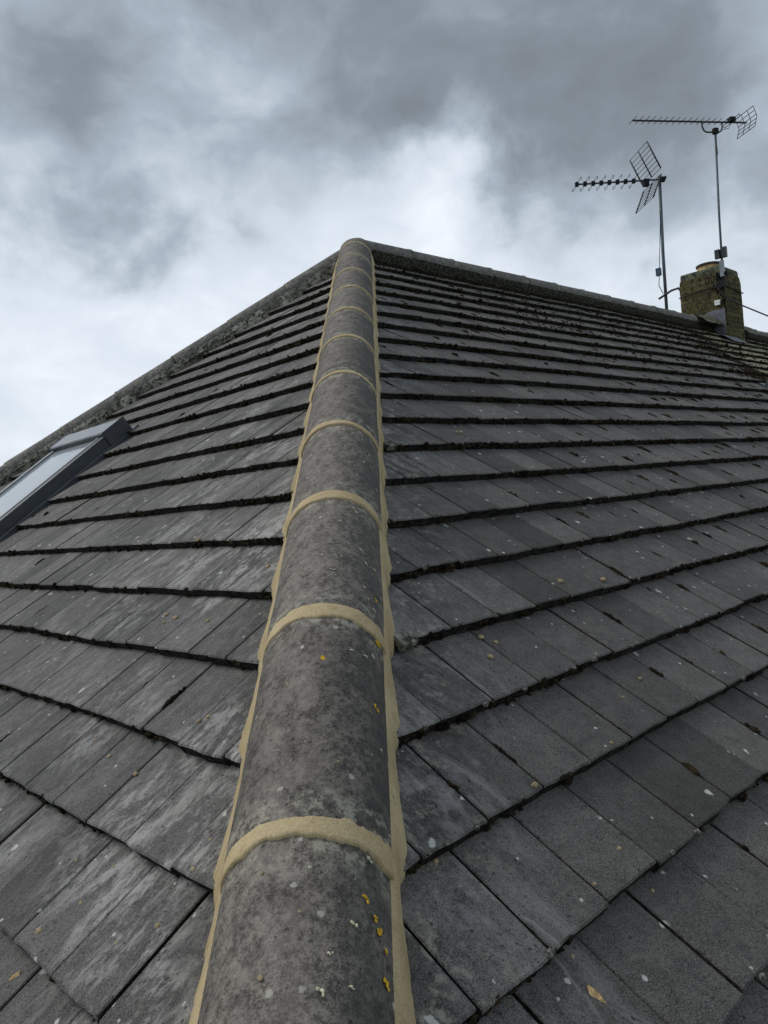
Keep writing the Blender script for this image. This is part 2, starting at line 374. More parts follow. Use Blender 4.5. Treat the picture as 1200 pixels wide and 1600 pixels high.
def slope_mesh(S, amax_fn, name, label, parent, M):
    mb = MB(); hc = math.cos(SR.th if S.left else SL.th); ct = math.cos(S.th)
    kmin = -int(S.s0/S.g); kmax = int((SMAX-S.s0)/S.g)+1
    for k in range(kmin, kmax):
        sn = S.s0+k*S.g; 
        if sn > SMAX: continue
        su = max(.02, sn-S.g-.012)
        amin = -sn*ct; amax = amax_fn(sn)
        off = S.off(k); TW = S.tw
        i0 = int((amin-off)/TW)-1; i1 = int((amax-off)/TW)+1
        for i in range(i0, i1+1):
            a0 = off+i*TW; a1 = a0+TW
            if a1 < amin+.01 or a0 > amax-.01: continue
            rnd = random.random(); deep = (i % 2 == 0)
            gl = .0026 if deep else .0018; grr = .0018 if deep else .0026
            near = a0 < (.8 if not S.left else .5) and k > -10
            dh = random.gauss(0, .0011) if deep else 0; tilt = random.gauss(0, .0012); ds = random.gauss(0, .0016)
            ncol = 8 if near else 4
            xs = [a0+gl, a0+gl+.0018]+[a0+gl+.0018+(TW-gl-grr-.0036)*j/(ncol-3) for j in range(1, ncol-3)]+[a1-grr-.0018, a1-grr]
            hx = [-.0022]+[0]*(len(xs)-2)+[-.0022]
            nose = [.0022*nz(x*55, sn*7, 1)+.003*nz(x*14, sn*7, 5)+.006*nz(x*2.1, sn*3, 9) for x in xs]
            if near and random.random() < .16:
                e_c = random.choice((0, -1)); nose[e_c] -= random.uniform(.003, .007); nose[1 if e_c == 0 else -2] -= .003
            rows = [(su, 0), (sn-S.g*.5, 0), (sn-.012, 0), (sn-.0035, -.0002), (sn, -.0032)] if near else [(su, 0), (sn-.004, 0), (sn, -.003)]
            def hgt(q): return -TN*(sn-q)/S.g
            P = []; U = []; A = []
            for (q, hh) in rows:
                lo = -q*ct+.03; row = []; ur = []; ar = []
                hiq = amax_fn(q)-.03
                for x, e, dn in zip(xs, hx, nose):
                    xx = min(max(x, lo), hiq); qq = q+(dn+ds)*(1 if q > sn-.03 else .0)
                    row.append(S.P(xx, qq, hgt(q)+hh+e+dh+tilt*(x-a0)/TW))
                    ur.append((xx, qq)); ar.append((xx+q*ct, rnd))
                P.append(row); U.append(ur); A.append(ar)
            b = mb.grid(P, U, A, 0, flip=not S.left)
            nr, nc = len(P), len(xs)
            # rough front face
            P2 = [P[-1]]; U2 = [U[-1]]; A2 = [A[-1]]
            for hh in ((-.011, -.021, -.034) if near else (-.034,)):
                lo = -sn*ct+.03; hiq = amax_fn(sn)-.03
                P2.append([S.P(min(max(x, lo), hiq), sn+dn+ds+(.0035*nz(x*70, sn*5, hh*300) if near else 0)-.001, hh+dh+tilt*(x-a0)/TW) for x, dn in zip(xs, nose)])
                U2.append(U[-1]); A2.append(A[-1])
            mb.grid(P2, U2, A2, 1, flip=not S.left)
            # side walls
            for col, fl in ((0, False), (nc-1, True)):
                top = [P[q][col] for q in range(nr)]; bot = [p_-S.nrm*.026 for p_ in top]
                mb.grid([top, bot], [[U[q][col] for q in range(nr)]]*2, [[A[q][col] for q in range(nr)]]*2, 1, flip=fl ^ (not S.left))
    # sarking deck under the tiles
    h = -.065
    E_ = SMAX-.03
    q = [S.P(-.03*ct+.0, .03, h), S.P(-E_*ct+.0, E_, h), S.P(amax_fn(E_), E_, h), S.P(amax_fn(.03), .03, h)]
    b = mb.verts(q); mb.face([b, b+1, b+2, b+3] if not S.left else [b+3, b+2, b+1, b], 1)
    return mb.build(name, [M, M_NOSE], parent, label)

house = empty('house', W((4, 0, -Z0)), 'hipped house roof of dark grey concrete tiles with freshly pointed hip running up the middle', 'house')
hp = house.location.copy()
def H(o):                                     # parent to the house, keep place
    o.parent = house; o.matrix_parent_inverse = Matrix.Translation(-hp); return o
XE = 12.0
H(slope_mesh(SR, lambda s: XE, 'roof_slope', 'dark grey tiled slope right of the hip, mossier towards the chimney', None, M_R))
H(slope_mesh(SL, lambda s: KL*s*math.cos(SL.th), 'roof_slope', 'grey tiled slope left of the hip with pale lime streaks', None, M_L))
# far slope behind the ridge, eaves, walls
mb = MB(); c, q = math.cos(TH), math.sin(TH); Y = SMAX*c; Zb = -SMAX*q
b = mb.verts([W(p) for p in ((0, 0, -.02), (XE, 0, -.02), (XE, Y, Zb), (-Y, KL*Y, Zb))], [(0, 0), (XE, 0), (XE, 4.8), (-4, 4.8)], [(3, .5)]*4); mb.face([b, b+1, b+2, b+3])
H(mb.build('rear_roof_slope', M_R))
def boxobj(name, lo, hi, m, parent=None):
    mb = MB(); lo, hi = Vector(lo), Vector(hi); c = (lo+hi)/2; h = (hi-lo)/2
    mb.box(c, (h.x, 0, 0), (0, h.y, 0), (0, 0, h.z)); return mb.build(name, m, parent)
ez = Z0+Zb
H(boxobj('wall', (-Y+.35, -Y+.35, 0), (XE-.05, Y-.35, ez-.02), M_RENDER))
for lo, hi in (((-Y-.02, -Y-.02, ez-.22), (XE, -Y+.01, ez-.06)), ((-Y-.02, -Y+.01, ez-.22), (-Y+.01, Y, ez-.06))): H(boxobj('fascia', lo, hi, M_UPVC))
mb = MB()
b = mb.verts([(XE-.02, -Y+.05, ez-.03), (XE-.02, Y-.05, ez-.03), (XE-.02, 0, Z0-.09)]); mb.face([b, b+1, b+2])
H(mb.build('gable_wall', M_RENDER))
for pts in ([(-Y-.08, -Y-.08, ez-.08), (XE, -Y-.08, ez-.08)], [(-Y-.08, -Y-.02, ez-.08), (-Y-.08, Y, ez-.08)]):
    mb = MB(); mb.tube(pts, .055, 12); H(mb.build('gutter', M_BLACK, smooth=True))

# ---------------------------------------------------------------- cap tiles (hips and ridge)
class Line:
    """frame along a hip or ridge: t runs away from the apex"""
    def __init__(s, d, up=None, cb=CB, cn=CN, sgn=1, rb=RB):
        s.rb = rb
        s.d = d.normalized(); b = s.d.cross(Vector((0, 0, 1))).normalized()*sgn; s.b = b; s.n = b.cross(s.d) if sgn < 0 else b.cross(s.d)
        if s.n.z < 0: s.n = -s.n
        s.cb, s.cn = cb, cn
    def C(s, t, ang, rad, wob=0):
        return W(t*s.d+(s.cb+rad*math.sin(ang))*s.b+(s.cn+rad*math.cos(ang))*s.n)
HIP = Line(hd, sgn=1)
if HIP.b.dot(Vector((1, -1, 0))) < 0: HIP.b = -HIP.b
LH = Line(Vector((-1/math.tan(PH), KL/math.tan(TH), -1)), cb=0, cn=.018, rb=.069)
RDG = Line(Vector((1, 0, 0)), cb=0, cn=.028, rb=.073)

def cap_tile(L, t0, t1, name, M, seed, hi=True, droop=0, parent=None):
    mb = MB(); A0 = math.radians(104); na = 44 if hi else 22; rows = []; U = []; A = []; rnd = random.random()
    ts = [t0, t0+.002, t0+.008]+[t0+(t1-t0)*x for x in ((.1, .2, .3, .4, .5, .6, .7, .8, .9) if hi else (.35, .7))]+[t1-.008, t1-.002, t1]
    es = [-.010, -.0025, 0]+[0]*(9 if hi else 2)+[0, -.0025, -.010]
    oy = random.gauss(0, .0012); ox = random.gauss(0, .0012)
    for t, e in zip(ts, es):
        row = []; ur = []; ar = []
        for j in range(na+1):
            a = -A0+2*A0*j/na
            rr = L.rb+e+.0016*nz(t*9+seed, a*3, seed)+(.0005*nz(t*60, a*18, seed) if hi else 0)+droop*((t-t0)/(t1-t0)-.5)
            p = L.C(t, a, rr)+L.n*oy+L.b*ox
            row.append(p); ur.append((a, t)); ar.append((min(t-t0, t1-t) if t1-t > .01 or True else 0, rnd))
        rows.append(row); U.append(ur); A.append(ar)
    mb.grid(rows, U, A)
    return mb.build(name, M, parent, smooth=True, recalc=False)
def fixn(o):
    return o
def band(L, t, width, M, name, seed, hgt=.0028, ragged=.004, A0=103):
    mb = MB(); A0 = math.radians(A0); na = 120; rows = []
    prof = [(0, -.003), (.015, .0012), (.12, hgt*.6), (.35, hgt*.9), (.6, hgt*.75), (.85, hgt*1.1), (.985, hgt*.9), (1, -.004)]
    for (f, h) in prof:
        row = []
        for j in range(na+1):
            a = -A0+2*A0*j/na
            e0 = ragged*(nz(a*3, seed, 1)+.25*nz(a*19, seed, 2)+.15*nz(a*60, seed, 2)); e1 = ragged*(1.4*nz(a*3, seed, 7)+.7*nz(a*9, seed, 8)+.4*nz(a*33, seed, 3)+.2*nz(a*80, seed, 3))
            tt = t+e0+(width+e1-e0)*f
            hh = h+(.0006*nz(a*9, f*3, seed) if 0 < f < 1 else 0)
            row.append(L.C(tt, a, L.rb+hh))
        rows.append(row)
    mb.grid(rows)
    return mb.build(name, M, smooth=True)

TJ = [4.648-.45*i for i in range(-1, 11)]          # upper edges of the pointed joints, going up
tops = [TJ[0]+.02]+TJ
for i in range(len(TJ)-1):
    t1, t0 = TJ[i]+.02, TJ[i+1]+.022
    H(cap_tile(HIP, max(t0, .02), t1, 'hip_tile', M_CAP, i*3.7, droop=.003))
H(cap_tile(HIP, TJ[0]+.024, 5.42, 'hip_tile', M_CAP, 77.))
wd = {0: .04, 1: .042, 2: .040, 3: .040, 4: .038}
for i, t in enumerate(TJ):
    if t < .1: continue
    H(band(HIP, t, wd.get(i, .029), M_MORTAR, 'mortar_joint', i*5.3+2, ragged=.0055 if i < 3 else .004))
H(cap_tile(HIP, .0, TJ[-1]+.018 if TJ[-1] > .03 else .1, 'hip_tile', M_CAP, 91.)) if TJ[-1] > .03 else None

def bed(L, S, side, t0, t1, dfun, M, name, dt=.006, lift=.004, ain=None, label=None):
    """mortar fillet from the flank of the cap tiles down to the slope"""
    e = (S.nrm.cross(L.d)).normalized()
    if e.dot(L.b)*side < 0: e = -e
    mb = MB(); rows = []; n = int((t1-t0)/dt)
    for i in range(n+1):
        t = t0+(t1-t0)*i/n; d = dfun(t)
        base = t*L.d; out = base+d*e; q = out.dot(S.down)
        sf = sum(S.surf(q+k_*.006) for k_ in range(-3, 4))/7
        o1 = W(out+(sf+lift+.002*nz(t*40, 1, 2))*S.nrm+S.sag(out.dot(S.across), q)*S.nrm); o0 = W(out+(S.surf(q)-.012)*S.nrm)
        sm = min(S.surf(q-.03), S.surf(q+.03), S.surf(q))
        A_in = side*math.radians(ain if ain else 62)
        i1 = L.C(t, A_in, L.rb-.004); 
        i2 = L.C(t, side*math.radians((ain if ain else 62)+7), L.rb+.0035+.0012*nz(t*30, 4, 4))
        m1 = i2.lerp(o1, .45)+S.nrm*(.0005+.0018*nz(t*22, 6, side)); m2 = i2.lerp(o1, .9)+S.nrm*(.001+.001*nz(t*50, 2, side))
        rows.append([i1, i2, m1, m2, o1, o0])
    mb.grid(rows, flip=(side > 0))
    return mb.build(name, M, None, label, smooth=True)
def scal(S, base, amp, seed):
    def f(t):
        # widens gently towards each nose, ragged outside edge
        s_ = t*.79; x = ((S.s0-s_)/S.g) % 1.0
        return base+amp*(1-x)-amp*.4+.0022*nz(t*8, seed, 1)+.0013*nz(t*45, seed, 2)+.0008*nz(t*160, seed, 5)
    return f
H(bed(HIP, SR, 1, .10, 5.42, scal(SR, .1185, .006, 3), M_MORTAR, 'mortar_bed', ain=78, label='cream mortar fillet along the right side of the hip'))
H(bed(HIP, SL, -1, .10, 5.42, scal(SL, .182, .005, 9), M_MORTAR, 'mortar_bed', ain=76, label='thin cream mortar line along the left side of the hip'))
# second hip on the left skyline
for i in range(14):
    H(cap_tile(LH, .06+.45*i, .06+.45*i+.446, 'hip_tile', M_CAPOLD, i*2.3+40, hi=False, droop=.005))
def old_edge(t):
    x = nz(t*2.3, 4, 1)+.6*nz(t*7, 2, 2); return .074+.012*x+(.010 if nz(t*1.3, 9, 9) > .1 else 0)+.012*nz(t*30, 1, 7)
H(bed(LH, SL, -1 if LH.b.dot(SL.down) < 0 else 1, .08, 6.1, old_edge, M_OLD, 'old_mortar_bed', lift=.004, ain=88, label='cracked pale old mortar under the left hand hip tiles'))
for i in range(14):
    H(band(LH, .06+.45*i-.008, .02, M_OLD, 'old_mortar_joint', i+60., hgt=.004, A0=90))
# ridge
for i in range(12 if True else 0):
    H(cap_tile(RDG, .02+.45*i, .02+.45*i+.446, 'ridge_tile', M_CAPOLD, i*1.7+20, hi=False, droop=.004))
for i in range(14, 27):
    H(cap_tile(RDG, .02+.45*i, .02+.45*i+.446, 'ridge_tile', M_CAPOLD, i*1.7+20, hi=False, droop=.004))
for i in [*range(1, 13), *range(14, 27)]:
    H(band(RDG, .02+.45*i-.012, .026, M_OLD, 'old_mortar_joint', i+90., hgt=.006, A0=90))
H(bed(RDG, SR, 1 if RDG.b.dot(SR.down) > 0 else -1, .08, XE, lambda t: .082+.008*nz(t*4, 1, 3)+.008*nz(t*21, 5, 3), M_MBED, 'mossy_mortar_bed', dt=.012, lift=.004, ain=92))
# mortar dome where hips and ridge meet
mb = MB(); rows = []
for i in range(13):
    a = math.pi*.62*i/12
    rows.append([W((.092*math.sin(a)*math.cos(2*math.pi*j/28)*(1+.02*nz(a*3, j*.8, 2)), .092*math.sin(a)*math.sin(2*math.pi*j/28), .016+.087*math.cos(a))) for j in range(28)])
mb.grid(rows, wrap=True, flip=True); H(mb.build('apex_cap', M_CAPOLD, smooth=True))
# pointed slips of cut tile poking out of the right fillet
for (aa, ss, l1) in ((0, 2.52, .045), (0, 3.28, .05)):
    mb = MB(); S = SR; sn = S.s0+round((ss-S.s0)/S.g)*S.g; a0 = -sn*math.cos(S.th)+.145
    top = [S.P(a0, sn-.02, .004), S.P(a0+l1*.8, sn-.016, .003), S.P(a0+l1, sn+.010, .001), S.P(a0, sn+.014, .002)]
    bot = [p_-S.nrm*.016 for p_ in top]; b = mb.verts(top+bot); mb.face([b, b+1, b+2, b+3]); mb.face([b+7, b+6, b+5, b+4])
    for i in range(4): mb.face([b+i, b+4+i, b+4+(i+1) % 4, b+(i+1) % 4])
    H(mb.build('tile_slip', M_OLD, None, 'small cut slip of tile poking out of the right fillet', recalc=True))

# ---------------------------------------------------------------- roof window in the left slope
def swin(S, v0, v1, s0, s1, parent, label):
    rw = bpy.data.objects.new('roof_window', None); COL.objects.link(rw); rw.location = S.P(v0, s0, 0); rw.empty_display_size = .2; rw['label'] = label
    rw.parent = house; rw.matrix_parent_inverse = Matrix.Translation(-hp)
    bpy.context.view_layer.update(); inv = Matrix.Translation(-rw.location)
    def sb(mb, a0, a1, q0, q1, h0, h1, bev=.004):
        A, B, N = S.across, S.down, S.nrm
        c = W(A*(a0+a1)/2+B*(q0+q1)/2+N*(h0+h1)/2); mb.box(c, A*(a1-a0)/2, B*(q1-q0)/2, N*(h1-h0)/2)
    def fin(mb, name, m, bev=.004, lab=None):
        o = mb.build(name, m, rw, lab, recalc=True); o.matrix_parent_inverse = inv
        if bev:
            md = o.modifiers.new('bevel', 'BEVEL'); md.width = bev; md.segments = 2
        return o
    f = .05
    mb = MB(); sb(mb, v0, v0+f, s0+.02, s1, -.04, .064); sb(mb, v1-f, v1, s0+.02, s1, -.04, .064); sb(mb, v0+f+.001, v1-f-.001, s0+.02, s0+.1, -.04, .055); sb(mb, v0+f+.001, v1-f-.001, s1-.07, s1-.001, -.04, .058)
    fin(mb, 'frame', M_ALU)
    mb = MB(); sb(mb, v0+f+.003, v0+f+.022, s0+.14, s1-.08, .03, .069); sb(mb, v1-f-.022, v1-f-.003, s0+.14, s1-.08, .03, .069)
    sb(mb, v0+f+.023, v1-f-.023, s1-.115, s1-.082, .03, .068)
    fin(mb, 'sash', M_ALU2, .003)
    mb = MB(); sb(mb, v0+f+.0225, v1-f-.0225, s0+.12, s1-.116, .03, .056); fin(mb, 'glass', M_GLASS, 0)
    mb = MB(); sb(mb, v0-.006, v1+.006, s0-.012, s0+.125, .066, .084); fin(mb, 'hood', M_ALU2, .008)
    mb = MB(); sb(mb, v0-.012, v0-.0065, s0-.02, s0+.14, -.03, .088); sb(mb, v1+.0065, v1+.012, s0-.02, s0+.14, -.03, .088); sb(mb, v0-.006, v1+.006, s0+.126, s0+.136, .05, .080); fin(mb, 'hood_end', M_ALU, .003)
    # lead apron / flashing at the head
    mb = MB(); sb(mb, v0-.02, v1+.03, s0-.06, s0-.021, -.03, .004); fin(mb, 'head_flashing', M_ALU, .004)
    for q0_, q1_ in ((v0-.035, v0-.013), (v1+.013, v1+.035)):
        mb = MB(); sb(mb, q0_, q1_, s0-.02, s1, -.03, .004); fin(mb, 'side_flashing', M_ALU, .002)
    return rw
swin(SL, .30, 1.07, 1.94, 3.1, house, 'grey framed roof window in the left slope reflecting the sky')
swin(SR, 3.22, 4.0, 1.68, 2.90, house, 'corner of a dark framed roof window at the right edge of the slope')

# ---------------------------------------------------------------- chimney
ch = bpy.data.objects.new('chimney', None); COL.objects.link(ch); ch.location = W((5.72, .06, -.2)); ch['label'] = 'square chimney stack of mossy yellow brick with a buff pot'
ch.parent = house; ch.matrix_parent_inverse = Matrix.Translation(-hp)
bpy.context.view_layer.update()
def CHP(o): o.parent = ch; o.matrix_parent_inverse = Matrix.Translation(-ch.location); return o
X0, X1, Y0, Y1, ZT = 5.45, 6.02, -.19, .31, .61
def stack(z0, z1, inset, name, m, rough=.006, nzr=14):
    mb = MB(); rows = []; U = []
    loop = []; N = 12
    cs = [(X0+inset, Y0+inset), (X1-inset, Y0+inset), (X1-inset, Y1-inset), (X0+inset, Y1-inset)]; acc = 0
    for k in range(4):
        p, q = cs[k], cs[(k+1) % 4]
        for j in range(N): loop.append((p[0]+(q[0]-p[0])*j/N, p[1]+(q[1]-p[1])*j/N, acc+j/N*math.dist(p, q)))
        acc += math.dist(p, q)
    loop.append((cs[0][0], cs[0][1], acc)); cx, cy = (X0+X1)/2, (Y0+Y1)/2
    for i in range(nzr+1):
        z = z0+(z1-z0)*i/nzr; row = []; ur = []
        for (x, y, l) in loop:
            e = 1+rough*2*nz(x*13, y*13, z*13)-(.03 if i == nzr else 0)
            corner = abs(abs(x-cx)-(X1-X0)/2+inset) < .01 and abs(abs(y-cy)-(Y1-Y0)/2+inset) < .01
            if corner: e -= .018+.02*abs(nz(x*3, y*3, z*20))
            row.append(W((cx+(x-cx)*e, cy+(y-cy)*e, z))); ur.append((l, z))
        rows.append(row); U.append(ur)
    b = mb.grid(rows, U); n = len(loop); mb.face([b+nzr*n+k for k in range(n-1)])
    return CHP(mb.build(name, m))
stack(-.5, ZT, 0, 'brick_stack', M_BRICK)
stack(ZT-.006, ZT+.075, .014, 'capping_slab', M_SLAB, .01, 4)
pot = MB(); cx, cy = 5.80, .085
prof = [(.135, ZT+.05), (.130, ZT+.09), (.126, ZT+.155), (.128, ZT+.17), (.140, ZT+.174), (.142, ZT+.195), (.134, ZT+.2), (.104, ZT+.198), (.10, ZT+.14), (.0, ZT+.13)]
rows = [[W((cx+rr_*math.cos(2*math.pi*j/28), cy+rr_*math.sin(2*math.pi*j/28), z)) for j in range(28)] for rr_, z in prof[:4]]
pot.grid(rows, wrap=True); CHP(pot.build('chimney_pot', M_POT, smooth=True))
pot = MB(); rows = [[W((cx+rr_*math.cos(2*math.pi*j/28), cy+rr_*math.sin(2*math.pi*j/28), z)) for j in range(28)] for rr_, z in prof[3:]]
pot.grid(rows, wrap=True); CHP(pot.build('pot_rim', M_POTD, smooth=False))
# lead flashing: sloping apron on the near face and a dressed piece on the tiles
mb = MB(); A_ = [(X0-.007, Y0-.012, -.1), (X0-.007, Y0-.012, .185), (X0-.007, -.04, .185), (X0-.007, .12, .135), (X0-.007, .12, -.1)]
b = mb.verts([W(p) for p in A_]+[W((p[0]-.004, p[1], p[2])) for p in A_]); mb.face([b+i for i in range(5)]); mb.face([b+5+i for i in range(5)][::-1])
for i in range(5): mb.face([b+i, b+(i+1) % 5, b+5+(i+1) % 5, b+5+i])
CHP(mb.build('lead_flashing', M_LEAD, recalc=True))
mb = MB(); rows = []
for i in range(9):
    a_ = 5.32+i*.05; rows.append([SR.P(a_, .20+.05*j+.012*nz(a_*9, j, 2), .012+.005*nz(a_*12, j*.7, 1)) for j in range(5)])
mb.grid(rows); CHP(mb.build('lead_apron', M_LEAD, smooth=True))
# mortar haunch against the stack
mb = MB(); rows = []
for i in range(25):
    x = 5.0+i*.06; h = .05+.03*math.exp(-((x-5.35)/.25)**2)
    rows.append([W((x, -.02-.16*j/5, -.02+(h+.07)*math.cos(j/5*1.45)+.012*nz(x*12, j, 4))) for j in range(6)])
mb.grid(rows); CHP(mb.build('mortar_haunch', M_SLAB, smooth=True))

# ---------------------------------------------------------------- aerials
def part(root, mb, name, m, smooth=True, label=None):
    o = mb.build(name, m, root, label, smooth=smooth); o.matrix_parent_inverse = Matrix.Translation(-root.location); return o
a1 = empty('tv_aerial', W((5.42, -.2, .3)), 'taller television aerial on a thin mast strapped to the chimney, long boom level', 'aerial')
bpy.context.view_layer.update()
mtop = Vector((5.45, -.262, 2.19)); mbot = Vector((5.425, -.215, .42))
mb = MB(); mb.tube([W(mbot), W(mbot.lerp(mtop, .45)+Vector((0, .006, 0))), W(mtop)], .0125, 10); part(a1, mb, 'mast', M_POLE)
B0, B1 = Vector((4.575, .271, 2.262)), Vector((5.80, -.475, 2.262)); bd = (B1-B0).normalized(); ed = Vector((bd.y, -bd.x, 0)).normalized(); upv = Vector((0, 0, 1))
if ed.dot(Vector((1, .4, 0))) < 0: ed = -ed
mb = MB(); mb.tube([W(B0), W(B1)], .0105, 8); part(a1, mb, 'boom', M_DARKM)
L_ = (B1-B0).length
for i in range(16):
    p = B0+bd*(.012+i*.0755); hl = .085-.001*i
    mb = MB(); mb.tube([W(p-ed*hl+upv*.006), W(p+ed*hl+upv*.006)], .0036, 6); part(a1, mb, 'director_rod', M_DARKM)
# cradle bracket under the boom
c0 = B0+bd*(L_*.60); c1 = B0+bd*(L_*.78); dn = Vector((0, 0, -.115))
mb = MB(); mb.tube([W(c0), W(c0+dn*.5+bd*.002), W(c0+dn*.85+bd*.02), W(c0+dn+bd*.05), W(c1+dn-bd*.05), W(c1+dn*.85-bd*.02), W(c1+dn*.5-bd*.002), W(c1)], .009, 8); part(a1, mb, 'cradle', M_DARKM)
mb = MB(); mb.box(W(mtop+Vector((0, 0, -.03))), bd*.028, ed*.022, upv*.03); part(a1, mb, 'mast_clamp', M_BLACK, False)
d0 = B0+bd*(L_-.19)
mb = MB(); mb.box(W(d0+upv*.03), bd*.035, ed*.03, upv*.024)
for sg in (-1, 1):
    mb.tube([W(d0+upv*.02), W(d0+ed*sg*.13+upv*.035), W(d0+ed*sg*.14+upv*.012), W(d0+ed*sg*.12-upv*.004), W(d0)], .004, 6)
part(a1, mb, 'dipole', M_BLACK, False)
mb = MB(); cb_ = [d0+upv*.0, d0-bd*.05-upv*.07, d0-bd*.14-upv*.085, c1+dn*.7, mtop+Vector((.0, .0, -.06)), mtop-Vector((.014, .01, .3))]
mb.tube([W(x) for x in cb_], .0035, 6); part(a1, mb, 'downlead', M_CABLE)
rc = B1-bd*.03                                   # grid reflector
mb = MB()
for z in (-.125, -.075, -.025, .025, .075, .125):
    mb.tube([W(rc-ed*.15+upv*z*.9+bd*(.05-abs(z)*.3)), W(rc+ed*.15+upv*z*.9+bd*(.05-abs(z)*.3))], .004, 6)
for y in (-.15, -.05, .05, .15): mb.tube([W(rc+ed*y-upv*.113+bd*.012), W(rc+ed*y+bd*.05), W(rc+ed*y+upv*.113+bd*.012)], .004, 6)
part(a1, mb, 'reflector', M_DARKM)
# junction boxes and strap where the mast meets the chimney
mb = MB()
mb.box(W((5.41, -.185, .79)), (.018, 0, 0), (0, .026, 0), (0, 0, .05)); part(a1, mb, 'amplifier_box', M_DARKM, False); mb = MB(); mb.box(W((5.43, -.252, .80)), (.02, 0, 0), (0, .028, 0), (0, 0, .058)); part(a1, mb, 'amplifier_box', M_DARKM, False)
mb = MB(); mb.box(W((5.405, -.225, .62)), (.016, 0, 0), (0, .022, 0), (0, 0, .09)); part(a1, mb, 'mast_sleeve', M_ALU2, False)
mb = MB()
mb.tube([W((X0-.012, Y1, .42)), W((X0-.014, Y0+.02, .455)), W((X0+.02, Y0-.014, .45)), W((X1, Y0-.012, .42))], .007, 6)
mb.box(W((5.42, -.205, .455)), (.02, 0, 0), (0, .035, 0), (0, 0, .04)); mb.box(W((5.425, -.12, .44)), (.012, 0, 0), (0, .06, 0), (0, 0, .012))
mb.tube([W((5.42, -.10, .50)), W((5.42, -.16, .40)), W((5.41, -.21, .36)), W((5.42, -.15, .47)), W((5.42, -.06, .44))], .006, 6); mb.box(W((5.43, -.21, .56)), (.02, 0, 0), (0, .06, 0), (0, 0, .02))
for k in range(9):
    y = -.04-.03*k; mb.tube([W((5.42, y+.02, .50+.02*math.sin(k*2))), W((5.40, y, .58+.02*math.cos(k*3))), W((5.42, y-.025, .50+.03*math.sin(k)))], .005, 5)
part(a1, mb, 'chimney_bracket', M_BLACK, False)
mb = MB(); mb.box(W((5.435, -.13, .275)), (.012, 0, 0), (0, .032, 0), (0, 0, .014)); mb.box(W((5.435, -.13, .245)), (.012, 0, 0), (0, .028, 0), (0, 0, .012)); part(a1, mb, 'white_cable_clip', M_UPVC, False)
mb = MB(); mb.tube([W((5.435, -.03, .42)), W((5.43, .05, .25)), W((5.43, .14, .14)), W((5.40, .2, .05))], .006, 6); part(a1, mb, 'lead_in_cable', M_CABLE)

a2 = empty('tv_aerial', W((5.55, .5, .3)), 'shorter television aerial with looped rods and a large V shaped grid reflector', 'aerial')
bpy.context.view_layer.update()
m2t = Vector((5.55, .472, 1.95)); m2b = Vector((5.55, .53, .10))
mb = MB(); mb.tube([W(m2b), W(m2b.lerp(m2t, .5)+Vector((0, .008, 0))), W(m2t)], .019, 10); part(a2, mb, 'mast', M_POLE)
P0, P1 = Vector((4.744, 1.123, 1.905)), Vector((5.575, .445, 1.905)); bd = (P1-P0).normalized(); ed = Vector((bd.y, -bd.x, 0)); ed = ed if ed.dot(Vector((1, .4, 0))) > 0 else -ed
mb = MB(); mb.tube([W(P0), W(P1)], .0115, 8); part(a2, mb, 'boom', M_POLE)
for i in range(8):
    p = P0+bd*(.01+i*.100)
    mb = MB(); mb.box(W(p), bd*.018, ed*.02, upv*.024); cl_ = part(a2, mb, 'element_clamp', M_BLACK, False)
    for sg in (1, -1):
        mb = MB(); pts = [W(p+sg*(bd*x_+upv*z_-ed*e_*.0)) for x_, z_, e_ in ((0, 0, 0), (.018, .03, .02), (.040, .064, .04), (.056, .084, .06), (.064, .086, .07), (.062, .068, .07), (.054, .046, .06))]
        mb.tube(pts, .0033, 6); o = mb.build('loop_rod', M_DARKM, cl_, smooth=True)
mb = MB(); mb.box(W(P0+bd*.86-upv*.03), bd*.03, ed*.03, upv*.04); part(a2, mb, 'dipole_box', M_BLACK, False)
mb = MB(); mb.box(W(P1-bd*.01+upv*.0), bd*.032, ed*.02, upv*.028); mb.box(W(P1+bd*.022+upv*.01), bd*.008, ed*.035, upv*.016); part(a2, mb, 'mast_clamp', M_BLACK, False)
def panel(c_in, c_out, half, name):
    c_in, c_out = Vector(c_in), Vector(c_out); mb = MB()
    for k in range(8):
        p = c_in.lerp(c_out, k/7); mb.tube([W(p-ed*half), W(p+ed*half)], .0036, 6)
    for y, rr_ in ((-half, .009), (0, .008), (half, .009)): mb.tube([W(c_in+ed*y), W(c_out+ed*y)], rr_, 6)
    part(a2, mb, name, M_DARKM)
hinge = P1-bd*.135
panel(hinge+upv*.035, hinge-bd*.14+upv*.35, .25, 'reflector_panel'); panel(hinge-upv*.035, hinge-bd*.12-upv*.30, .25, 'reflector_panel')
mb = MB(); mb.box(W((5.53, .575, .82)), (.02, 0, 0), (0, .028, 0), (0, 0, .045)); part(a2, mb, 'amplifier_box', flat('blue_plastic', (.03, .06, .12), .5), False)
mb = MB(); mb.tube([W((5.53, .57, .77)), W((5.53, .585, .66)), W((5.54, .545, .55))], .005, 6); mb.tube([W(m2t-upv*.05), W((5.53, .50, 1.4)), W((5.53, .56, .86))], .0045, 6); part(a2, mb, 'downlead', M_CABLE)
mb = MB(); mb.tube([W((5.53, .60, .50)), W((5.535, .44, .56)), W((5.55, .36, .57)), W((5.56, .315, .50)), W((5.56, .312, .18))], .014, 8); part(a2, mb, 'wall_bracket', M_DARKM)
cab = MB(); cab.tube([W(p) for p in ((5.42, -.12, .50), (5.425, -.20, .33), (5.47, -.34, .20), (5.6, -.62, .00), (5.75, -.95, -.20), (5.9, -1.3, -.36))], .008, 6)
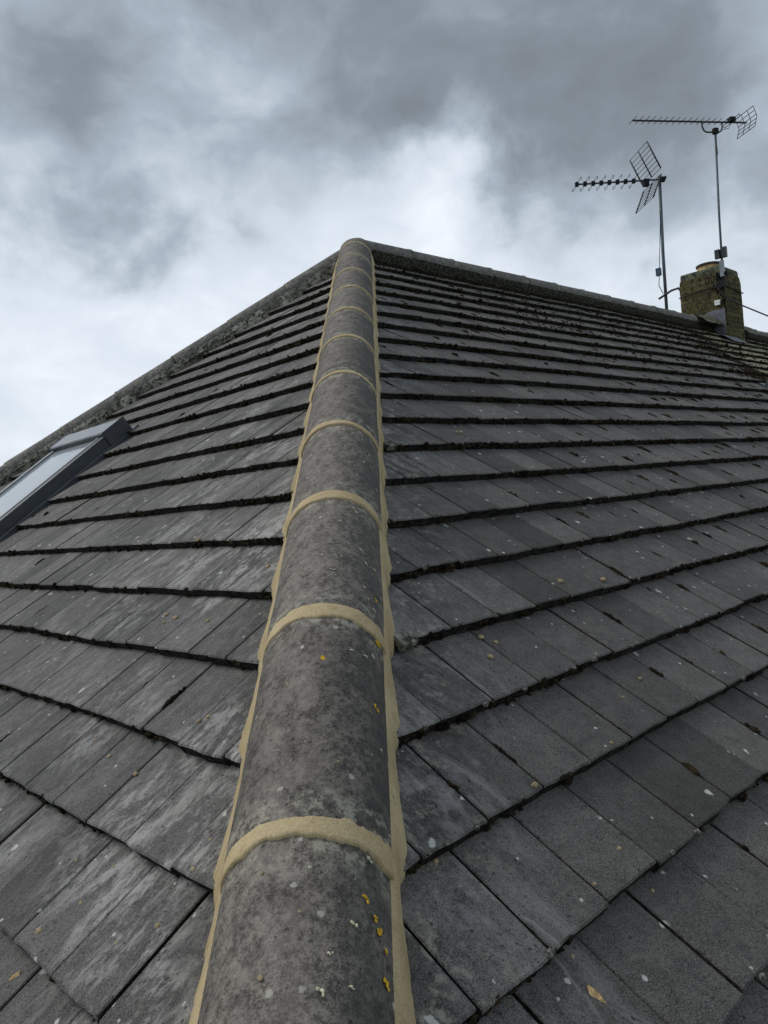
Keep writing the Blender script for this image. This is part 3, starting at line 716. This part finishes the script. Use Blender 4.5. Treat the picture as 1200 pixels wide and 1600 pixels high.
o = cab.build('aerial_cable', M_CABLE, smooth=True); tag(o, 'black cable sagging from the chimney down towards the right edge', 'cable')

# ---------------------------------------------------------------- moss, lichen, crumbs
def ico(sub):
    import bmesh; bm = bmesh.new(); bmesh.ops.create_icosphere(bm, subdivisions=sub, radius=1)
    v = np.array([x.co[:] for x in bm.verts]); f = [tuple(y.index for y in x.verts) for x in bm.faces]; bm.free(); return v, f
ICO = {1: ico(1), 2: ico(2), 3: ico(3)}
class Lumps:
    def __init__(s): s.v = []; s.f = []; s.n = 0
    def add(s, p, ax, ay, az, sub=1, rough=.3):
        v, f = ICO[sub]; k = 1+rough*rng.standard_normal(len(v)).clip(-2, 2)[:, None]*.6
        q = (v*k)@np.array([list(ax), list(ay), list(az)])+np.array(list(p)); s.v.append(q)
        s.f += [(a+s.n, b+s.n, c+s.n) for a, b, c in f]; s.n += len(v)
    def build(s, name, m, smooth=True):
        me = bpy.data.meshes.new(name); me.from_pydata(np.concatenate(s.v).tolist(), [], s.f); me.materials.append(m)
        if smooth: me.polygons.foreach_set('use_smooth', [True]*len(me.polygons))
        return link(name, me)
mo = Lumps(); gm = Lumps()
camp = Vector(camo.matrix_world.translation)
for S in (SR, SL):
    ct = math.cos(S.th)
    for k in range(-int(S.s0/S.g), int((SMAX-S.s0)/S.g)+1):
        sn = S.s0+k*S.g
        if sn < .1: continue
        a = -sn*ct+.14; amax = 8.5 if not S.left else KL*sn*ct-.1
        while a < amax:
            p = S.P(a, sn, 0); dist = (p-camp).length
            far = min(1, max(0, (dist-2)/4))
            dens = max(0, nz(a*1.9, sn*2.3, 5)+.34+.35*far) if not S.left else max(0, nz(a*2, sn*2, 9)+.28+.2*far)
            if random.random() < dens and dist < 11:
                n_ = random.randint(2, 5)
                for _ in range(n_):
                    rr_ = random.uniform(.0018, .0050)*(1+.7*far)*(1.7 if random.random() < .07 else 1)
                    h = random.uniform(-.025, -.008) if random.random() < .88 else random.uniform(-.004, .002)
                    aj = a+random.uniform(-.01, .01); wv = .006*nz(aj*2.1, sn*3, 9)+.003*nz(aj*14, sn*7, 5)
                    mo.add(S.P(aj, sn+wv+random.uniform(-.001, .004), h), S.across*rr_*random.uniform(1, 2.0), S.down*rr_*random.uniform(.7, 1.1), S.nrm*rr_*random.uniform(.7, 1.1), 1, .35)
            if not S.left and random.random() < .05+.03*far:
                rr_ = random.uniform(.0045, .0085); gm.add(S.P(a, sn+.001+.006*nz(a*2.1, sn*3, 9), -.001), S.across*rr_, S.down*rr_*.8, S.nrm*rr_*.8, 2, .12)
            a += random.uniform(.008, .02)*(1+far*1.1)
        # moss in the joints between tiles of this course
        off = S.off(k); TW = S.tw
        i0 = int((-sn*ct-off)/TW); i1 = int((amax-off)/TW)
        for i in range(i0, i1+1):
            aa = off+i*TW
            if aa < -sn*ct+.15: continue
            d = (S.P(aa, sn, 0)-camp).length
            if d > 11: continue
            far = min(1, max(0, (d-1.5)/4))
            pr = (.50+.45*far+(.3 if sn < 1.0 else 0)) if not S.left else .10+.05*far
            rgt = min(1, max(0, (aa+sn*ct)/1.2))
            if not S.left: pr *= .25+.75*rgt
            if random.random() < pr*(.9 if i % 2 == 0 else .55):
                ln = random.uniform(.015, .07); st = random.uniform(.02, S.g-ln-.01); n_ = int(ln/.006)
                fat = random.uniform(.5, 1.5)*(1+.5*far)
                for j in range(n_):
                    q = sn-st-j*.006; e = math.sin(math.pi*(j+.5)/n_); rr_ = (.0028+.0045*e*random.random())*fat
                    mo.add(S.P(aa+random.uniform(-.0025, .0025), q, S.surf(q)+rr_*.1), S.across*rr_*1.1, S.down*rr_*1.3, S.nrm*rr_*.75, 1, .35)
# heavy moss under the ridge and along the edge of the algae patch
for _ in range(4200):
    a = random.uniform(0, 8.5); q = .085+abs(random.gauss(0, .035)); rr_ = random.uniform(.003, .007)
    mo.add(SR.P(a, q, SR.surf(q)+.004+max(0, .14-q)*.35), SR.across*rr_, SR.down*rr_, SR.nrm*rr_*.8, 1, .35)
for _ in range(2600):
    q = random.uniform(.15, 2.3); a = 4.62-.60*q+random.gauss(0, .16)-.1; rr_ = random.uniform(.005, .013)
    if nz(a*3, q*3, 3) < -.05: continue
    mo.add(SR.P(a, q, SR.surf(q)+.002), SR.across*rr_*1.4, SR.down*rr_, SR.nrm*rr_*.7, 1, .35)
for _ in range(1500):
    a = random.uniform(.8, 8); q = random.uniform(.2, 1.5)**1.0; rr_ = random.uniform(.004, .010)
    if nz(a*2, q*3, 7) < .0: continue
    mo.add(SR.P(a, q, SR.surf(q)+.002), SR.across*rr_*1.3, SR.down*rr_*1.3, SR.nrm*rr_*.7, 1, .35)
for _ in range(110):
    z_ = random.uniform(.0, .6); rr_ = random.uniform(.006, .016); sd_ = random.random() < .5; o_ = abs(random.gauss(0, .03))
    p_ = W((X0+(0 if sd_ else o_), Y0+(o_ if sd_ else 0), z_)); mo.add(p_, Vector((rr_*.7, 0, 0)), Vector((0, rr_*.7, 0)), Vector((0, 0, rr_*1.5)), 1, .35)
tag(mo.build('moss', M_MOSS), 'dark moss clumps along the tile edges and in the joints', kind='stuff')
tag(gm.build('cushion_moss', M_GMOSS), 'small grey moss cushions sitting on the tile edges', kind='stuff')
# old mortar chunks along the left skyline hip
ol = Lumps()
e_ = (SL.nrm.cross(LH.d)).normalized()
if e_.dot(SL.down) < 0: e_ = -e_
for _ in range(520):
    t = random.uniform(.1, 5.6)
    if nz(t*2.0, 3, 3) < -.15: continue
    rr_ = random.uniform(.004, .010); d = random.uniform(.062, .082+.02*nz(t*3, 1, 1)); base = t*LH.d+d*e_
    ol.add(W(base+SL.nrm*(.002+max(0, .14-d)*.3)), LH.d*rr_*random.uniform(1, 2), e_*rr_, SL.nrm*rr_*.5, 1, .3)
o = ol.build('mortar_debris', M_OLD, False); tag(o, 'broken old mortar chunks below the left skyline hip tiles', kind='stuff')
# lichen on the hip tiles
ye = Lumps(); pa = Lumps()
def on_hip(lm, t, deg, rr_, sub=2):
    a = math.radians(deg); nn = HIP.b*math.sin(a)+HIP.n*math.cos(a); tt = HIP.d; bb = nn.cross(tt)
    for _ in range(4):
        o1, o2 = random.gauss(0, rr_*.7), random.gauss(0, rr_*.7)
        lm.add(HIP.C(t+o1, a+o2/RB, RB+.0008), tt*rr_*random.uniform(.5, 1), bb*rr_*random.uniform(.5, 1), nn*.0006, sub, .35)
for t, dg, rr_ in ((3.051, 63, .009), (3.075, 66, .006), (4.752, 47.8, .0032), (4.772, 57, .0025), (4.783, 60, .0032), (4.80, 66, .003), (4.835, 67, .0035), (4.235, 66, .006), (4.25, 64, .004), (4.414, 58.5, .003), (4.35, 9, .0035), (4.42, 62, .0025), (4.12, 62, .003)): on_hip(ye, t, dg, rr_)
for _ in range(34):
    t = random.uniform(3.3, 4.9); on_hip(pa, t, random.gauss(45, 28), random.uniform(.0012, .003), 1)
tag(ye.build('yellow_lichen', M_YEL), 'yellow lichen flecks on the right flank of the hip tiles', kind='stuff')
tag(pa.build('pale_lichen', M_PALEL), 'tiny pale lichen flecks over the hip tiles', kind='stuff')
# mortar crumbs
ORD = 'lowest,second lowest,third lowest,fourth lowest,fifth lowest,sixth lowest,seventh lowest,eighth lowest,ninth lowest,tenth lowest,tenth highest,ninth highest,eighth highest,seventh highest,sixth highest,fifth highest,fourth highest,third highest,second highest,highest'.split(',')
CRUMBS = {}
def crumb(p, ax, n, label, grp, size):
    lm = Lumps(); bb = n.cross(ax); lm.add((0, 0, 0), ax*size*random.uniform(.8, 1.3), bb*size*random.uniform(.6, 1), n*size*.55, 2, .22)
    o = lm.build('mortar_crumb', M_CRUMB); o.location = p+n*size*.3; tag(o, label, 'crumb', grp); CRUMBS.setdefault(label, []).append(o)
CR = [(-1.445, 2.418, .011), (-1.7, 3.253, .010), (-1.854, 3.218, .008), (-2.309, 3.37, .007), (-2.509, 3.649, .007), (-2.677, 3.869, .004), (-2.565, 3.819, .004), (-2.454, 3.872, .004), (-2.459, 3.264, .006), (-2.249, 3.335, .006), (-1.966, 3.546, .005), (-2.269, 3.308, .007), (-2.758, 3.667, .004), (-2.257, 3.647, .004), (-2.46, 3.80, .0045)]
CL = [(-2.677, 3.784, .006), (-2.446, 3.883, .006), (-2.406, 3.473, .006), (-2.418, 3.46, .005), (-2.47, 3.752, .004), (-2.331, 3.604, .005), (-2.667, 3.654, .0045), (-2.687, 3.702, .005), (-2.363, 3.773, .004), (-2.113, 3.221, .007), (-1.714, 2.933, .008), (-2.192, 3.592, .005), (-1.958, 3.22, .008), (-1.897, 3.212, .007), (-2.627, 3.831, .003), (-2.161, 3.034, .007), (-2.476, 3.819, .004), (-1.93, 3.24, .006), (-1.75, 2.95, .006)]
for a, q, sz in CR: crumb(SR.P(a, q, SR.surf(q)), SR.across, SR.nrm, 'tan mortar crumb on tiles right of the hip', 'mortar crumbs on the right slope', sz)
for a, q, sz in CL: crumb(SL.P(a, q, SL.surf(q)), SL.across, SL.nrm, 'tan mortar crumb on tiles left of the hip', 'mortar crumbs on the left slope', sz)
for t, dg, sz in ((4.567, 24, .0035), (4.566, -9, .0035), (4.857, -12, .0035), (4.534, 0, .003), (4.731, -20, .003), (4.035, 19, .003), (4.788, 6, .0025), (4.40, -20, .003)):
    a = math.radians(dg); crumb(HIP.C(t, a, RB), HIP.d, HIP.b*math.sin(a)+HIP.n*math.cos(a), 'tan mortar crumb on the rounded hip tiles', 'mortar crumbs on the hip tiles', sz)
Mi = camo.matrix_world.inverted()
for lab, os_ in CRUMBS.items():
    os_.sort(key=lambda o: -((Mi @ o.location).y/(Mi @ o.location).z)); k = len(os_)
    os_.sort(key=lambda o: (Mi @ o.location).y/-(Mi @ o.location).z)
    for i, o in enumerate(os_): o['label'] = lab+', '+(ORD[i] if i < k/2 else ORD[20-(k-i)])+' in view'
# fallen leaves
def leaf(S, a, q, ln, wdt, rot, label):
    mb = MB(); rows = []; ca, sa = math.cos(rot), math.sin(rot); n = 14
    for i in range(n+1):
        f = i/n; wi = wdt*math.sin(math.pi*min(1, .04+f*.93))**.75; row = []
        for j in range(7):
            y = (j-3)/3*wi*(1+.12*nz(f*7, j, a)); x = (f-.5)*ln; h = .003+.0025*math.cos(j-3)*math.sin(f*3)+.0012*nz(f*6, j*.8, 3)
            aa = a+x*sa+y*ca; qq = q+x*ca-y*sa; row.append(S.P(aa, qq, S.surf(q)+h)-S.P(a, q, 0))
        rows.append(row)
    mb.grid(rows); b_ = [[p-S.nrm*.0006 for p in row] for row in rows]; mb.grid(b_, flip=True)
    o = mb.build('fallen_leaf', M_LEAF, smooth=True); o.location = S.P(a, q, 0); tag(o, label, 'leaf')
leaf(SR, -2.697, 3.921, .030, .0075, .15, 'oval dry tan leaf lying on the lower right tiles')
leaf(SL, -2.446, 3.946, .022, .005, .4, 'small yellowish leaf fragment at the lower left corner')

# ---------------------------------------------------------------- ground
mb = MB(); b = mb.verts([(-1500, -1500, 0), (1500, -1500, 0), (1500, 1500, 0), (-1500, 1500, 0)]); mb.face([b, b+1, b+2, b+3])
o = mb.build('ground', M_GRASS); o['kind'] = 'structure'; o['label'] = 'grass ground around the house'
